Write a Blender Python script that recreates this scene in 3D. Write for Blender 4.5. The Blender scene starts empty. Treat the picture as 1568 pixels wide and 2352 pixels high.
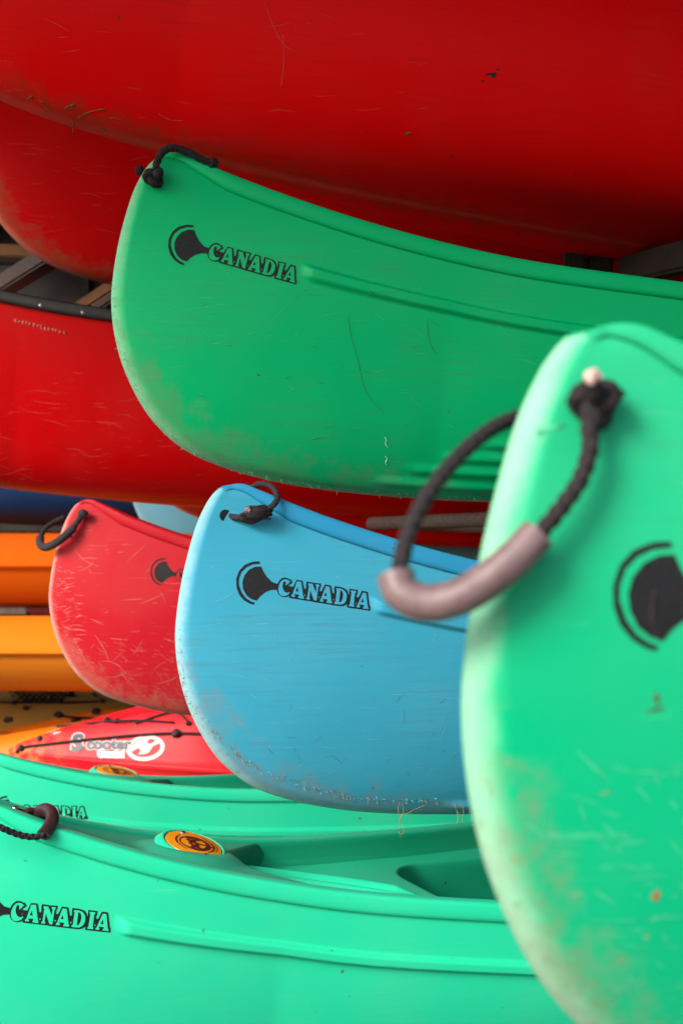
import bpy, bmesh, math, random
import numpy as np
from mathutils import Vector, Matrix
from mathutils.bvhtree import BVHTree

R = math.radians
SC = bpy.context.scene
COL = SC.collection
CAMH = 1.06                      # eye height above the ground

# ------------------------------------------------------------------ camera
cd = bpy.data.cameras.new('camera')
cam = bpy.data.objects.new('camera', cd)
COL.objects.link(cam)
cam.location = (0, 0, CAMH)
cam.rotation_euler = (R(90), 0, 0)
cd.sensor_fit = 'VERTICAL'
cd.sensor_height = 36
cd.lens = 36 * 3000 / 2352
cd.clip_start = 0.05
cd.clip_end = 500
cd.dof.use_dof = True
cd.dof.focus_distance = 2.06
cd.dof.aperture_fstop = 5.6
SC.camera = cam

# ------------------------------------------------------------------ world, sun, exposure
SUN_EL, SUN_AZ = R(34), R(-47)   # azimuth: direction the light comes from, measured from -Y towards -X
wd = bpy.data.worlds.new('World')
SC.world = wd
wd.use_nodes = True
nt = wd.node_tree
sky = nt.nodes.new('ShaderNodeTexSky')
sky.sky_type = 'NISHITA'
sky.sun_disc = False
sky.sun_elevation = SUN_EL
sky.air_density = 1.0
sky.dust_density = 3.0
sky.ozone_density = 1.0
bg = nt.nodes['Background']
bg.inputs['Strength'].default_value = 0.095
nt.links.new(sky.outputs['Color'], bg.inputs['Color'])
sd = bpy.data.lights.new('sun', 'SUN')
sun = bpy.data.objects.new('sun', sd)
COL.objects.link(sun)
sd.energy = 1.5
sd.angle = R(26)
sd.color = (1.0, 0.96, 0.9)
sdir = Vector((math.cos(SUN_EL) * math.sin(SUN_AZ), -math.cos(SUN_EL) * math.cos(SUN_AZ), math.sin(SUN_EL)))  # towards the sun
sun.rotation_euler = sdir.to_track_quat('Z', 'Y').to_euler()
sun.location = sdir * 20
sky.sun_rotation = math.atan2(sdir.x, sdir.y)
SC.view_settings.view_transform = 'Standard'
SC.view_settings.look = 'None'
SC.view_settings.exposure = 1.62
SC.view_settings.gamma = 1
SC.view_settings.use_curve_mapping = False
SC.cycles.max_bounces = 5
SC.cycles.diffuse_bounces = 3
SC.cycles.glossy_bounces = 2
SC.cycles.adaptive_threshold = .02

# ------------------------------------------------------------------ helpers
def W(vx, vy, d):                # a point seen in the photograph, at its distance in metres
    return Vector(((vx - 784) / 3000 * d, d, CAMH + (1176 - vy) / 3000 * d))

def s2l(c):
    return tuple(((x / 255) / 12.92 if x / 255 <= .04045 else ((x / 255 + .055) / 1.055) ** 2.4) for x in c) + (1,)

def tag(o, label=None, cat=None, group=None, kind=None):
    if label: o['label'] = label
    if cat: o['category'] = cat
    if group: o['group'] = group
    if kind: o['kind'] = kind
    return o

def empty(name, loc, rot=(0, 0, 0)):
    o = bpy.data.objects.new(name, None)
    o.empty_display_size = .1
    COL.objects.link(o)
    o.location = loc
    o.rotation_euler = rot
    return o

def link(name, me, mat=None, parent=None, smooth=True, ang=None):
    if mat is not None:
        me.materials.clear()
        me.materials.append(mat)
    if smooth:
        me.polygons.foreach_set('use_smooth', [True] * len(me.polygons))
        if ang: me.set_sharp_from_angle(angle=R(ang))
    o = bpy.data.objects.new(name, me)
    COL.objects.link(o)
    if parent is not None: o.parent = parent
    return o

def mesh(name, v, f):
    me = bpy.data.meshes.new(name)
    me.from_pydata([tuple(map(float, p)) for p in v], [], f)
    me.update()
    return me

def grid(name, P, closed_v=False, flip=False):     # P: (n, m, 3) array -> mesh
    n, m = P.shape[:2]
    i, j = np.meshgrid(np.arange(n - 1), np.arange(m if closed_v else m - 1), indexing='ij')
    a = i * m + j; b = (i + 1) * m + j; c = (i + 1) * m + (j + 1) % m; d = i * m + (j + 1) % m
    q = np.stack([a, b, c, d] if not flip else [a, d, c, b], -1).reshape(-1, 4)
    me = bpy.data.meshes.new(name)
    V = P.reshape(-1, 3).astype(np.float32)
    me.vertices.add(len(V)); me.vertices.foreach_set('co', V.ravel())
    me.loops.add(q.size); me.loops.foreach_set('vertex_index', q.ravel().astype(np.int32))
    me.polygons.add(len(q)); me.polygons.foreach_set('loop_start', np.arange(0, q.size, 4, dtype=np.int32))
    me.update(calc_edges=True); me.validate()
    return me

def catmull(P, step):
    P = [np.array(p, float) for p in P]
    P = [2 * P[0] - P[1]] + P + [2 * P[-1] - P[-2]]
    out = []
    for i in range(1, len(P) - 2):
        n = max(2, int(np.linalg.norm(P[i + 1] - P[i]) / step))
        for k in range(n):
            t = k / n
            out.append(.5 * ((2 * P[i]) + (-P[i - 1] + P[i + 1]) * t + (2 * P[i - 1] - 5 * P[i] + 4 * P[i + 1] - P[i + 2]) * t * t
                             + (-P[i - 1] + 3 * P[i] - 3 * P[i + 1] + P[i + 2]) * t ** 3))
    out.append(P[-2])
    return np.array(out)

def tube_pts(C, r, nr=12, braid=0, seed=0, caps=True, pitch=None):
    C = np.array(C, float)
    T = np.gradient(C, axis=0); T /= np.linalg.norm(T, axis=1)[:, None] + 1e-12
    N = np.zeros_like(C)
    a = np.array([0, 0, 1.]) if abs(T[0][2]) < .9 else np.array([1., 0, 0])
    n = a - T[0] * (a @ T[0]); N[0] = n / np.linalg.norm(n)
    for i in range(1, len(C)):
        n = N[i - 1] - T[i] * (N[i - 1] @ T[i]); N[i] = n / (np.linalg.norm(n) + 1e-12)
    B = np.cross(T, N)
    L = np.r_[0, np.cumsum(np.linalg.norm(np.diff(C, axis=0), axis=1))]
    th = np.linspace(0, 2 * math.pi, nr, endpoint=False)
    rr = np.broadcast_to(np.array(r, float), (len(C),))[:, None] * np.ones((1, nr))
    if braid:
        k = 2 * math.pi / (pitch or 2.2 * np.max(rr))
        A = np.sin(3 * th[None] + k * L[:, None]); Bq = np.sin(3 * th[None] - k * L[:, None] + 1.57)
        rr = rr * (1 + braid * np.maximum(A, Bq) - braid * .5)
    P = C[:, None] + rr[..., None] * (np.cos(th)[None, :, None] * N[:, None] + np.sin(th)[None, :, None] * B[:, None])
    if caps:
        r0 = np.broadcast_to(np.array(r, float), (len(C),))
        P = np.concatenate([(C[0] - T[0] * r0[0] * .3)[None, None] + (P[0] - C[0])[None] * .02, (C[0] - T[0] * r0[0] * .22)[None, None] + (P[0] - C[0])[None] * .7,
                            P, (C[-1] + T[-1] * r0[-1] * .22)[None, None] + (P[-1] - C[-1])[None] * .7,
                            (C[-1] + T[-1] * r0[-1] * .3)[None, None] + (P[-1] - C[-1])[None] * .02])
    return P

def tube(name, path, r, mat, parent, nr=12, step=.004, braid=0, inv=None, pitch=None, raw=False):
    C = np.array(path, float) if raw else catmull(path, step)
    P = tube_pts(C, r, nr, braid, pitch=pitch)
    if inv is not None:
        M = np.array(inv); P = P @ M[:3, :3].T + M[:3, 3]
    return link(name, grid(name, P, closed_v=True, flip=True), mat, parent)

def box(name, size, mat, parent=None, loc=(0, 0, 0), rot=(0, 0, 0), bev=.004):
    bm = bmesh.new()
    bmesh.ops.create_cube(bm, size=1)
    bmesh.ops.scale(bm, vec=size, verts=bm.verts)
    if bev: bmesh.ops.bevel(bm, geom=bm.edges[:], offset=bev, segments=2, affect='EDGES')
    me = bpy.data.meshes.new(name); bm.to_mesh(me); bm.free()
    o = link(name, me, mat, parent, True, 40)
    o.location = loc; o.rotation_euler = rot
    return o

def beam(name, a, b, w, h, mat, parent=None, bev=.006):     # a bar from a to b
    a, b = Vector(a), Vector(b)
    o = box(name, ((b - a).length, w, h), mat, parent, bev=bev)
    x = (b - a).normalized(); y = Vector((0, 0, 1)).cross(x)
    y = y.normalized() if y.length > 1e-3 else Vector((0, 1, 0))
    z = x.cross(y)
    M = Matrix((x, y, z)).transposed().to_4x4(); M.translation = (a + b) / 2
    o.matrix_basis = M
    return o

def pchip(kx, ky, x):
    kx = np.array(kx, float); ky = np.array(ky, float); x = np.asarray(x, float)
    h = np.diff(kx); dl = np.diff(ky) / h; m = np.zeros_like(ky)
    m[1:-1] = (dl[:-1] * h[1:] + dl[1:] * h[:-1]) / (h[:-1] + h[1:]); m[0] = dl[0]; m[-1] = dl[-1]
    i = np.clip(np.searchsorted(kx, x) - 1, 0, len(kx) - 2); t = (x - kx[i]) / h[i]
    return ((2 * t ** 3 - 3 * t ** 2 + 1) * ky[i] + (t ** 3 - 2 * t ** 2 + t) * h[i] * m[i] + (-2 * t ** 3 + 3 * t ** 2) * ky[i + 1] + (t ** 3 - t ** 2) * h[i] * m[i + 1])

# ------------------------------------------------------------------ materials
class NT:
    def __init__(s, name):
        s.m = bpy.data.materials.new(name); s.m.use_nodes = True
        s.t = s.m.node_tree; s.p = s.t.nodes['Principled BSDF']
        s.co = s.n('ShaderNodeTexCoord').outputs['Object']
    def n(s, k, **kw):
        x = s.t.nodes.new(k)
        for a, b in kw.items(): setattr(x, a, b)
        return x
    def set(s, sock, v):
        if hasattr(v, 'links') or isinstance(v, bpy.types.NodeSocket): s.t.links.new(v, sock)
        else: sock.default_value = v
    def math(s, op, a, b=0., c=0., clamp=False):
        x = s.n('ShaderNodeMath', operation=op, use_clamp=clamp)
        s.set(x.inputs[0], a); s.set(x.inputs[1], b); s.set(x.inputs[2], c)
        return x.outputs[0]
    def ramp(s, v, lo, hi, a=0., b=1.):
        x = s.n('ShaderNodeMapRange', clamp=True, interpolation_type='SMOOTHSTEP')
        s.set(x.inputs[0], v); s.set(x.inputs[1], lo); s.set(x.inputs[2], hi); s.set(x.inputs[3], a); s.set(x.inputs[4], b)
        return x.outputs[0]
    def mapping(s, sc=(1, 1, 1), rot=(0, 0, 0), loc=(0, 0, 0), co=None):
        x = s.n('ShaderNodeMapping'); s.set(x.inputs[0], co or s.co)
        x.inputs['Location'].default_value = loc; x.inputs['Rotation'].default_value = rot; x.inputs['Scale'].default_value = sc
        return x.outputs[0]
    def noise(s, co, scale, detail=3, rough=.5, dist=0):
        x = s.n('ShaderNodeTexNoise'); s.set(x.inputs['Vector'], co)
        x.inputs['Scale'].default_value = scale; x.inputs['Detail'].default_value = detail
        x.inputs['Roughness'].default_value = rough; x.inputs['Distortion'].default_value = dist
        return x.outputs['Fac']
    def mix(s, f, a, b):
        x = s.n('ShaderNodeMix', data_type='RGBA')
        s.set(x.inputs[0], f); s.set(x.inputs[6], a); s.set(x.inputs[7], b)
        return x.outputs[2]
    def attr(s, nm):
        return s.n('ShaderNodeAttribute', attribute_name=nm).outputs['Fac']
    def bump(s, h, st, d=.002):
        x = s.n('ShaderNodeBump'); x.inputs['Strength'].default_value = st; x.inputs['Distance'].default_value = d
        s.set(x.inputs['Height'], h); s.t.links.new(x.outputs[0], s.p.inputs['Normal'])
    def fin(s, col=None, rough=None):
        if col is not None: s.set(s.p.inputs['Base Color'], col)
        if rough is not None: s.set(s.p.inputs['Roughness'], rough)
        return s.m

def plastic(name, base, pale, seed, edge=.5, mud=.3, scr=.3, streak=.3, rough=.4, mudcol=(.19, .14, .085, 1), spec=.12, ew=.016, bow=None, mw=.12):
    """moulded polyethylene: worn pale stem edge, mud low on the stem, scuffs, streaks and specks"""
    m = NT(name); off = (seed * 3.17, seed * 1.31, seed * 2.73)
    co = m.mapping(loc=off)
    ed = m.attr('edge'); low = m.attr('low')
    big = m.noise(co, 6, 2, .55)
    med = m.noise(co, 28, 4, .68)
    fine = m.noise(co, 150, 2, .7)
    c = m.mix(m.ramp(big, .35, .8, 0, .07), base, pale)
    if bow:
        sx = m.n('ShaderNodeSeparateXYZ'); m.set(sx.inputs[0], m.co)
        c = m.mix(m.math('MULTIPLY', m.ramp(sx.outputs[0], .05, .22, .75, 0), m.ramp(med, .42, .6)), c, bow)
    # long lengthwise streaks of grime
    st = m.noise(m.mapping((2.2, 2, 52), loc=off), 3.2, 5, .7, .3)
    stm = m.math('MULTIPLY', m.ramp(st, .46, .80), m.ramp(big, .38, .66))
    c = m.mix(m.math('MULTIPLY', stm, streak), c, tuple(x * .42 + y * .25 for x, y in zip(base[:3], mudcol[:3])) + (1,))
    # fine scuffs
    h = m.noise(m.mapping((2.2, 3, 130), rot=(0, .12, 0), loc=(seed, 1, seed)), 4, 2, .6, .4)
    f = m.math('MULTIPLY', m.ramp(h, .62, .72), m.ramp(med, .48, .62))
    c = m.mix(m.math('MULTIPLY', f, scr * .6), c, pale)
    # mud film low on the hull and along the stem
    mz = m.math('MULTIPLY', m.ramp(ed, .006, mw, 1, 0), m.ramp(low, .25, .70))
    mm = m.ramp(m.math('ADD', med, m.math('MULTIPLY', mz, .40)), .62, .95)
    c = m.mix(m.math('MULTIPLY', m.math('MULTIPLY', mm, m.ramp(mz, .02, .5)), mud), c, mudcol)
    # worn pale edge of the stem and keel
    e1 = m.ramp(m.math('ADD', ed, m.math('MULTIPLY', m.math('SUBTRACT', med, .5), ew * 1.3)), ew * -.1, ew * 1.35, 1, 0)
    ec = tuple(.45 * x + .55 * y for x, y in zip(pale[:3], (.66, .70, .62))) + (1,)
    c = m.mix(m.math('MULTIPLY', e1, edge), c, ec)
    e2 = m.math('MULTIPLY', m.ramp(fine, .56, .66), m.ramp(ed, .004, .035, 1, 0))
    c = m.mix(m.math('MULTIPLY', m.math('MULTIPLY', e2, m.ramp(low, .15, .5)), min(1, edge * .8)), c, mudcol)
    # specks of dirt
    vo = m.n('ShaderNodeTexVoronoi'); m.set(vo.inputs['Vector'], co); vo.inputs['Scale'].default_value = 24
    sk = m.math('MULTIPLY', m.ramp(vo.outputs['Distance'], .05, .11, 1, 0), m.ramp(med, .56, .60))
    c = m.mix(m.math('MULTIPLY', sk, .7), c, (.06, .035, .02, 1))
    ro = m.math('ADD', rough, m.math('ADD', m.math('MULTIPLY', e1, .2), m.math('MULTIPLY', m.math('SUBTRACT', big, .5), .12)))
    m.p.inputs['Specular IOR Level'].default_value = spec
    hb = m.math('ADD', m.math('MULTIPLY', fine, .5), m.math('ADD', m.math('MULTIPLY', big, 1.2), m.math('MULTIPLY', m.math('MULTIPLY', fine, e1), 1.5)))
    m.bump(hb, .22, .0016)
    return m.fin(c, ro)

def simple(name, col, rough=.5, metal=0, var=.25, sc=60, bump=.15, col2=None, spec=.5):
    m = NT(name)
    n = m.noise(m.mapping(), sc, 4, .6)
    c2 = col2 or tuple(x * (1 - var * 1.6) for x in col[:3]) + (1,)
    m.p.inputs['Metallic'].default_value = metal
    m.p.inputs['Specular IOR Level'].default_value = spec
    if bump: m.bump(n, bump, .001)
    return m.fin(m.mix(m.ramp(n, .35, .7), col, c2), m.math('ADD', rough, m.math('MULTIPLY', m.math('SUBTRACT', n, .5), .2)))

GREEN, GREENP = (.008, .42, .175, 1), (.16, .62, .40, 1)
M = {}
M['green_a'] = plastic('green_plastic_upper', (.0, .42, .14, 1), (.09, .50, .27, 1), 1, edge=.45, mud=.3, scr=.45, streak=.55, rough=.40)
M['green_b'] = plastic('green_plastic_near', (.0, .345, .15, 1), (.25, .66, .44, 1), 2, edge=.42, mud=.50, scr=.35, streak=.25, rough=.42, mudcol=(.20, .17, .11, 1), mw=.085)
M['green_c'] = plastic('green_plastic_clean_lit', (.016, .54, .30, 1), (.20, .62, .42, 1), 3, edge=.3, mud=.1, scr=.3, streak=.15, rough=.42)  # same plastic as the upper green, its brighter light painted into the base
M['green_d'] = plastic('green_plastic_far_lit', (.016, .50, .29, 1), (.20, .62, .42, 1), 4, edge=.3, mud=.1, scr=.12, streak=.08, rough=.42)  # paler base too: the stronger light low down is put into the colour
M['blue'] = plastic('blue_plastic', (.035, .31, .45, 1), (.24, .55, .60, 1), 5, edge=.5, mud=.35, scr=.35, streak=.6, rough=.42, mudcol=(.22, .19, .15, 1))
M['green_deck'] = plastic('dull_green_deck', (.018, .34, .205, 1), (.16, .36, .25, 1), 22, edge=0, mud=0, scr=.2, streak=.1, rough=.55)  # darker, duller green than the flanks
M['blue_rim'] = plastic('blue_gunwale_plastic', (.022, .25, .45, 1), (.12, .42, .55, 1), 21, edge=0, mud=0, scr=.5, streak=.4, rough=.45)
M['pinkred'] = plastic('red_plastic_scuffed', (.45, .008, .018, 1), (.60, .16, .14, 1), 6, edge=.6, mud=.3, scr=1, streak=.15, rough=.45, mudcol=(.42, .20, .14, 1))
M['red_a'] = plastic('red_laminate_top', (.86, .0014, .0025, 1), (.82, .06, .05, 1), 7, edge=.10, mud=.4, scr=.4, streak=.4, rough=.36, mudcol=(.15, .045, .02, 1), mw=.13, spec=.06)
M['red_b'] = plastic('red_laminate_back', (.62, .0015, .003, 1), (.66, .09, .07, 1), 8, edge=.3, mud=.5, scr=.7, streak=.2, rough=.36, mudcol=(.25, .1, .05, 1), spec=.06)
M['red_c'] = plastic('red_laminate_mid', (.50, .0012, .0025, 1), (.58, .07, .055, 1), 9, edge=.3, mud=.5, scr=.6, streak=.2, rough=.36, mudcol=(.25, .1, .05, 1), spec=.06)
M['navy'] = plastic('navy_laminate', (.008, .035, .12, 1), (.05, .1, .2, 1), 10, edge=.2, mud=.3, scr=.2, streak=.2)
M['lightblue'] = plastic('pale_blue_laminate', (.11, .34, .46, 1), (.3, .5, .6, 1), 11, edge=.2, mud=.2, scr=.2, streak=.2)
M['print'] = simple('black_print', (.006, .0055, .006, 1), .5, var=.3, sc=300, bump=0, col2=(.012, .011, .012, 1), spec=.25)
def wear_print(m):
    t = m.node_tree; p = t.nodes['Principled BSDF']; n = t.nodes.new('ShaderNodeTexNoise'); c = t.nodes.new('ShaderNodeTexCoord'); r = t.nodes.new('ShaderNodeMapRange')
    n.inputs['Scale'].default_value = 130; n.inputs['Detail'].default_value = 4; n.inputs['Roughness'].default_value = .75
    r.inputs[1].default_value = .60; r.inputs[2].default_value = .72; r.inputs[3].default_value = 1; r.inputs[4].default_value = .35
    t.links.new(c.outputs['Object'], n.inputs['Vector']); t.links.new(n.outputs['Fac'], r.inputs[0]); t.links.new(r.outputs[0], p.inputs['Alpha'])
wear_print(M['print'])
M['rope'] = simple('black_rope', (.012, .009, .010, 1), .85, sc=700, bump=.5, col2=(.035, .028, .030, 1), spec=.2)
M['ropegrey'] = simple('grey_rope', (.022, .018, .022, 1), .85, sc=600, bump=.5, col2=(.055, .045, .05, 1), spec=.2)
M['cutend'] = simple('cut_rope_end', (.62, .42, .38, 1), .7, sc=300)
M['sleeve'] = simple('faded_rubber_sleeve', (.175, .112, .114, 1), .42, sc=90, bump=.1, col2=(.115, .072, .072, 1))
M['sleevedark'] = simple('brown_rubber_sleeve', (.045, .014, .016, 1), .4, sc=90, bump=.1)
M['vinyl'] = simple('black_vinyl', (.012, .011, .013, 1), .38, sc=50)
M['metal'] = simple('worn_rivet_metal', (.55, .5, .48, 1), .35, 1, sc=200)
M['steel'] = simple('bright_screw_steel', (.75, .72, .74, 1), .22, 1, sc=200, bump=0)
M['black'] = simple('black_plastic', (.008, .008, .009, 1), .5)
M['orange'] = plastic('orange_plastic', (.52, .085, .003, 1), (.6, .2, .04, 1), 12, edge=.2, mud=.3, scr=.35, streak=.65)
M['amber'] = plastic('amber_plastic', (.58, .165, .008, 1), (.65, .3, .07, 1), 13, edge=.2, mud=.3, scr=.35, streak=.65)
M['sand'] = plastic('sand_plastic', (.50, .27, .06, 1), (.6, .4, .17, 1), 14, edge=.2, mud=.3, scr=.25, streak=.4)
M['deckorange'] = plastic('deck_orange_plastic', (.76, .17, .006, 1), (.85, .38, .08, 1), 15, edge=.2, mud=.2, scr=.2, streak=.2)
M['kayred'] = plastic('kayak_red_plastic', (.66, .010, .020, 1), (.8, .25, .2, 1), 16, edge=.2, mud=.1, scr=.2, streak=.05, rough=.36, bow=(.75, .20, .06, 1))
M['badge'] = simple('amber_badge', (.80, .30, .012, 1), .35, sc=30, var=.06, bump=0)
M['badgeprint'] = simple('maroon_print', (.085, .014, .014, 1), .4, sc=200, bump=0)
M['white'] = simple('white_sticker', (.75, .70, .70, 1), .5, sc=100, var=.05, bump=0)
M['pinkprint'] = simple('pale_print', (.72, .50, .47, 1), .5, sc=100, var=.05, bump=0)
M['darkprint'] = simple('slate_print', (.035, .04, .06, 1), .5, sc=100, var=.1, bump=0)
M['root'] = simple('dry_root_fibre', (.30, .21, .10, 1), .9, sc=300, col2=(.2, .15, .07, 1))
M['grass'] = simple('dry_grass', (.20, .14, .03, 1), .9, sc=300, col2=(.10, .07, .02, 1))
M['shaving'] = simple('plastic_shaving', (.45, .75, .6, 1), .6, sc=300, var=.1)
M['foam'] = simple('grey_foam_pad', (.07, .046, .041, 1), .9, sc=120, col2=(.04, .027, .024, 1))
M['timber'] = simple('aged_timber', (.16, .066, .017, 1), .8, sc=14, col2=(.14, .055, .015, 1))
M['darktimber'] = simple('dark_stained_timber', (.016, .011, .010, 1), .85, sc=12, col2=(.008, .006, .005, 1))
M['gravel'] = simple('dark_gravel', (.13, .12, .10, 1), .95, sc=30, bump=.9, col2=(.075, .068, .058, 1))  # ground kept dark to cut the light bouncing up
M['bluepad'] = simple('bright_blue_plastic', (.01, .18, .42, 1), .4)
M['barwhite'] = simple('white_painted_bar', (.6, .55, .55, 1), .5)
M['barred'] = simple('red_painted_bar', (.40, .006, .012, 1), .5)

# ------------------------------------------------------------------ the canoe hulls
class Hull:
    """lofted hull: sections run from the stem/keel profile K to the gunwale G.  x aft from the bow tip, y to starboard, z up, tip top at z=0"""
    def __init__(s, half, prof, gx, gy, gz, ecurve, r=.017, fan=.45, strake=None, ribs=False, lip=.030):
        s.half, s.r, s.fan, s.strake, s.ribs, s.lip = half, r, fan, strake, ribs, lip
        p = catmull([(a, 0, b) for a, b in prof], .004)[:, [0, 2]]
        s.p = p; s.pl = np.r_[0, np.cumsum(np.linalg.norm(np.diff(p, axis=0), axis=1))]
        s.gx, s.gy, s.gz, s.e = gx, gy, gz, ecurve
        s.fanS = np.interp(fan, p[p[:, 0] > .05][:, 0], s.pl[p[:, 0] > .05])
    def K(s, g):
        S = np.where(g < s.fan, g / s.fan * s.fanS, 0)
        x = np.interp(S, s.pl, s.p[:, 0]); z = np.interp(S, s.pl, s.p[:, 1])
        q = s.p[:, 0] > .05
        z2 = np.interp(g, s.p[q][:, 0], s.p[q][:, 1])
        return np.where(g < s.fan, x, g), np.where(g < s.fan, z, z2)
    def gun(s, g):
        return pchip(s.gx, s.gy, g), pchip(s.gx, s.gz, g)
    def surf(s, g, u, inset=0., lift=0.):
        """g: (n,) gunwale station, u: (m,) 0 keel .. 1 under the lip"""
        kx, kz = s.K(g); gy, gz = s.gun(g)
        gz = gz - s.lip * np.clip(g / .10, 0, 1) ** .7
        gy = gy - .006 - inset; kz = kz + lift
        e = pchip(*s.e, np.clip(g, 0, s.e[0][-1]))
        th = u[None] * math.pi / 2
        f = np.sin(th) ** e[:, None]; h = 1 - np.cos(th) ** e[:, None]
        ch = np.hypot(np.hypot(g - kx, gz - kz), gy)
        arc = h * ch[:, None]
        dd = np.hypot(arc, f * gy[:, None])
        r = s.r
        rnd = np.clip(1 - (1 - np.clip(dd / (1.55 * r), 0, 1)) ** 2, 0, 1) ** .62
        y = (np.maximum(gy, r) - r)[:, None] * f + r * rnd
        x = kx[:, None] + (g - kx)[:, None] * h
        z = kz[:, None] + (gz - kz)[:, None] * h
        below = np.maximum(gz[:, None] - z, 0) + s.lip
        if s.strake and inset == 0:
            x0, dz, w, hh = s.strake
            q = np.clip((below - dz) / (w / 2), -1, 1)
            prof = np.clip((1 - np.abs(q)) / .58, 0, 1); prof = prof * prof * (3 - 2 * prof)
            st = np.clip((x - x0) / .012, 0, 1); st = st * st * (3 - 2 * st)
            y = y + hh * prof * st
        if s.ribs and inset == 0:
            for k in range(4):
                hk = (.022, .046, .070, .094)[k]; xs = .36 + k * .05
                zz = z - kz[:, None]
                q = np.clip((zz - hk) / .012, -1, 1); b = np.cos(q * math.pi / 2) ** 2
                st = np.clip((x - xs) / .03, 0, 1) * np.clip((1.5 - x) / .1, 0, 1); st = np.sin(st * math.pi / 2)
                y = y + .005 * b * st; z = z - .003 * b * st
        return np.stack([x, y, z], -1), dd

def build_hull(H, name, ng=150, dense=True):
    half = H.half
    g1 = np.concatenate([np.linspace(0, .10, 26)[:-1], np.linspace(.10, .50, 70)[:-1], np.linspace(.5, 1.3, 60)[:-1], np.linspace(1.3, half, 16)])
    if not dense: g1 = np.concatenate([np.linspace(0, .10, 16)[:-1], np.linspace(.10, .5, 28)[:-1], np.linspace(.5, half, 30)])
    u = np.concatenate([np.linspace(0, .16, 14)[:-1], np.linspace(.16, .52, 34 if dense else 12)[:-1], np.linspace(.52, .68, 10)[:-1], np.linspace(.68, .95, 80 if dense else 14)[:-1], np.linspace(.95, 1, 5)])
    P, dd = H.surf(g1, u)
    return g1, u, P, dd

def whole(P):      # bow half (starboard) -> both ends, given function of mirrored stations handled by caller
    return P

def mirror_ends(H, P):
    """stations bow->mid to bow->stern by reflecting about midship"""
    Q = P[::-1][1:].copy(); Q[..., 0] = 2 * H.half - Q[..., 0]
    return np.concatenate([P, Q])

def both_sides(P):   # (n,m,3) u from keel up  -> port gunwale .. keel .. starboard gunwale
    L = P[:, ::-1].copy(); L[..., 1] *= -1
    return np.concatenate([L, P[:, 1:]], 1)

def hull_mesh(H, name, dense=True):
    g, u, P, dd = build_hull(H, name, dense=dense)
    lowz = np.clip((H.gun(g)[1][:, None] * 0 - P[..., 2]) / .56, 0, 1)
    Pf = both_sides(mirror_ends(H, P))
    def att(A):
        A = np.concatenate([A, A[::-1][1:]]); return np.concatenate([A[:, ::-1], A[:, 1:]], 1)
    me = grid(name, Pf)
    for nm, A in (('edge', att(dd)), ('low', att(lowz))):
        a = me.attributes.new(nm, 'FLOAT', 'POINT'); a.data.foreach_set('value', A.ravel().astype(np.float32))
    return me

def rim_mesh(H, name, prof, ext=0.):
    """moulded lip swept along both gunwales; prof: list of (out, up)"""
    g = np.concatenate([np.linspace(0.0, .10, 22)[:-1], np.linspace(.10, .6, 60)[:-1], np.linspace(.6, H.half, 50)])
    P, _ = H.surf(g, np.array([1.]))
    base = P[:, 0]
    gy, gz = H.gun(g)
    T = np.gradient(base[:, :2], axis=0); T /= np.linalg.norm(T, axis=1)[:, None]
    N = np.stack([-T[:, 1], T[:, 0]], 1)
    k = np.clip(g / .10, 0, 1) ** .7
    out = []
    for o, h in prof:
        x = base[:, 0] + N[:, 0] * (o + .006) * k; y = base[:, 1] + N[:, 1] * (o + .006) * k
        y = np.maximum(y, .0015 + .0 * y)
        out.append(np.stack([x, y, gz + h * np.maximum(k, .25)], -1))
    S = np.stack(out, 1)
    S = mirror_ends(H, S)
    L = S.copy(); L[..., 1] *= -1
    A = grid(name, np.concatenate([S, L[::-1]], 0)[:, ::-1])
    for nm in ('edge', 'low'):
        a = A.attributes.new(nm, 'FLOAT', 'POINT'); a.data.foreach_set('value', np.full(len(A.vertices), .3 if nm == 'edge' else .05, np.float32))
    return A

def const_attr(me, edge=.3, low=.05):
    for nm, v in (('edge', edge), ('low', low)):
        a = me.attributes.new(nm, 'FLOAT', 'POINT'); a.data.foreach_set('value', np.full(len(me.vertices), v, np.float32))
    return me

CAN = Hull(2.35,
    [(.003, -.0062), (-.002, -.0078), (-.0075, -.0115), (-.0130, -.0180), (-.0240, -.034), (-.0415, -.073), (-.0605, -.142), (-.071, -.205), (-.073, -.25), (-.0665, -.30), (-.0515, -.35), (-.0245, -.403), (.008, -.443), (.054, -.478), (.12, -.504), (.195, -.523), (.27, -.535), (.36, -.544), (.46, -.551), (.6, -.557), (1.0, -.565), (1.6, -.568), (2.35, -.57)],
    [0, .012, .030, .055, .1, .25, .5, .8, 1.2, 1.7, 2.35], [.0150, .022, .030, .040, .058, .109, .178, .262, .358, .42, .44], [-.0066, -.0016, -.0003, -.0105, -.031, -.087, -.151, -.192, -.226, -.24, -.243],
    ([0, .1, .25, .45, .8, 1.2, 2.35], [1.75, 1.6, 1.38, 1.15, .95, .82, .75]), strake=(.213, .102, .026, .0110), ribs=True)
RED = Hull(2.5,
    [(.02, -.001), (.006, -.003), (-.005, -.01), (-.016, -.03), (-.04, -.10), (-.055, -.18), (-.056, -.26), (-.042, -.34), (-.01, -.42), (.035, -.48), (.10, -.53), (.19, -.568), (.30, -.592), (.45, -.612), (.65, -.630), (1.0, -.652), (1.5, -.667), (2.5, -.675)],
    [0, .02, .1, .25, .5, .8, 1.2, 1.7, 2.5], [.014, .022, .055, .11, .19, .275, .365, .425, .45], [0, -.004, -.025, -.065, -.12, -.16, -.19, -.205, -.21],
    ([0, .1, .25, .45, .8, 1.2, 2.5], [1.7, 1.5, 1.22, .88, .64, .56, .52]), r=.013, fan=.5, lip=.012)

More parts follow.
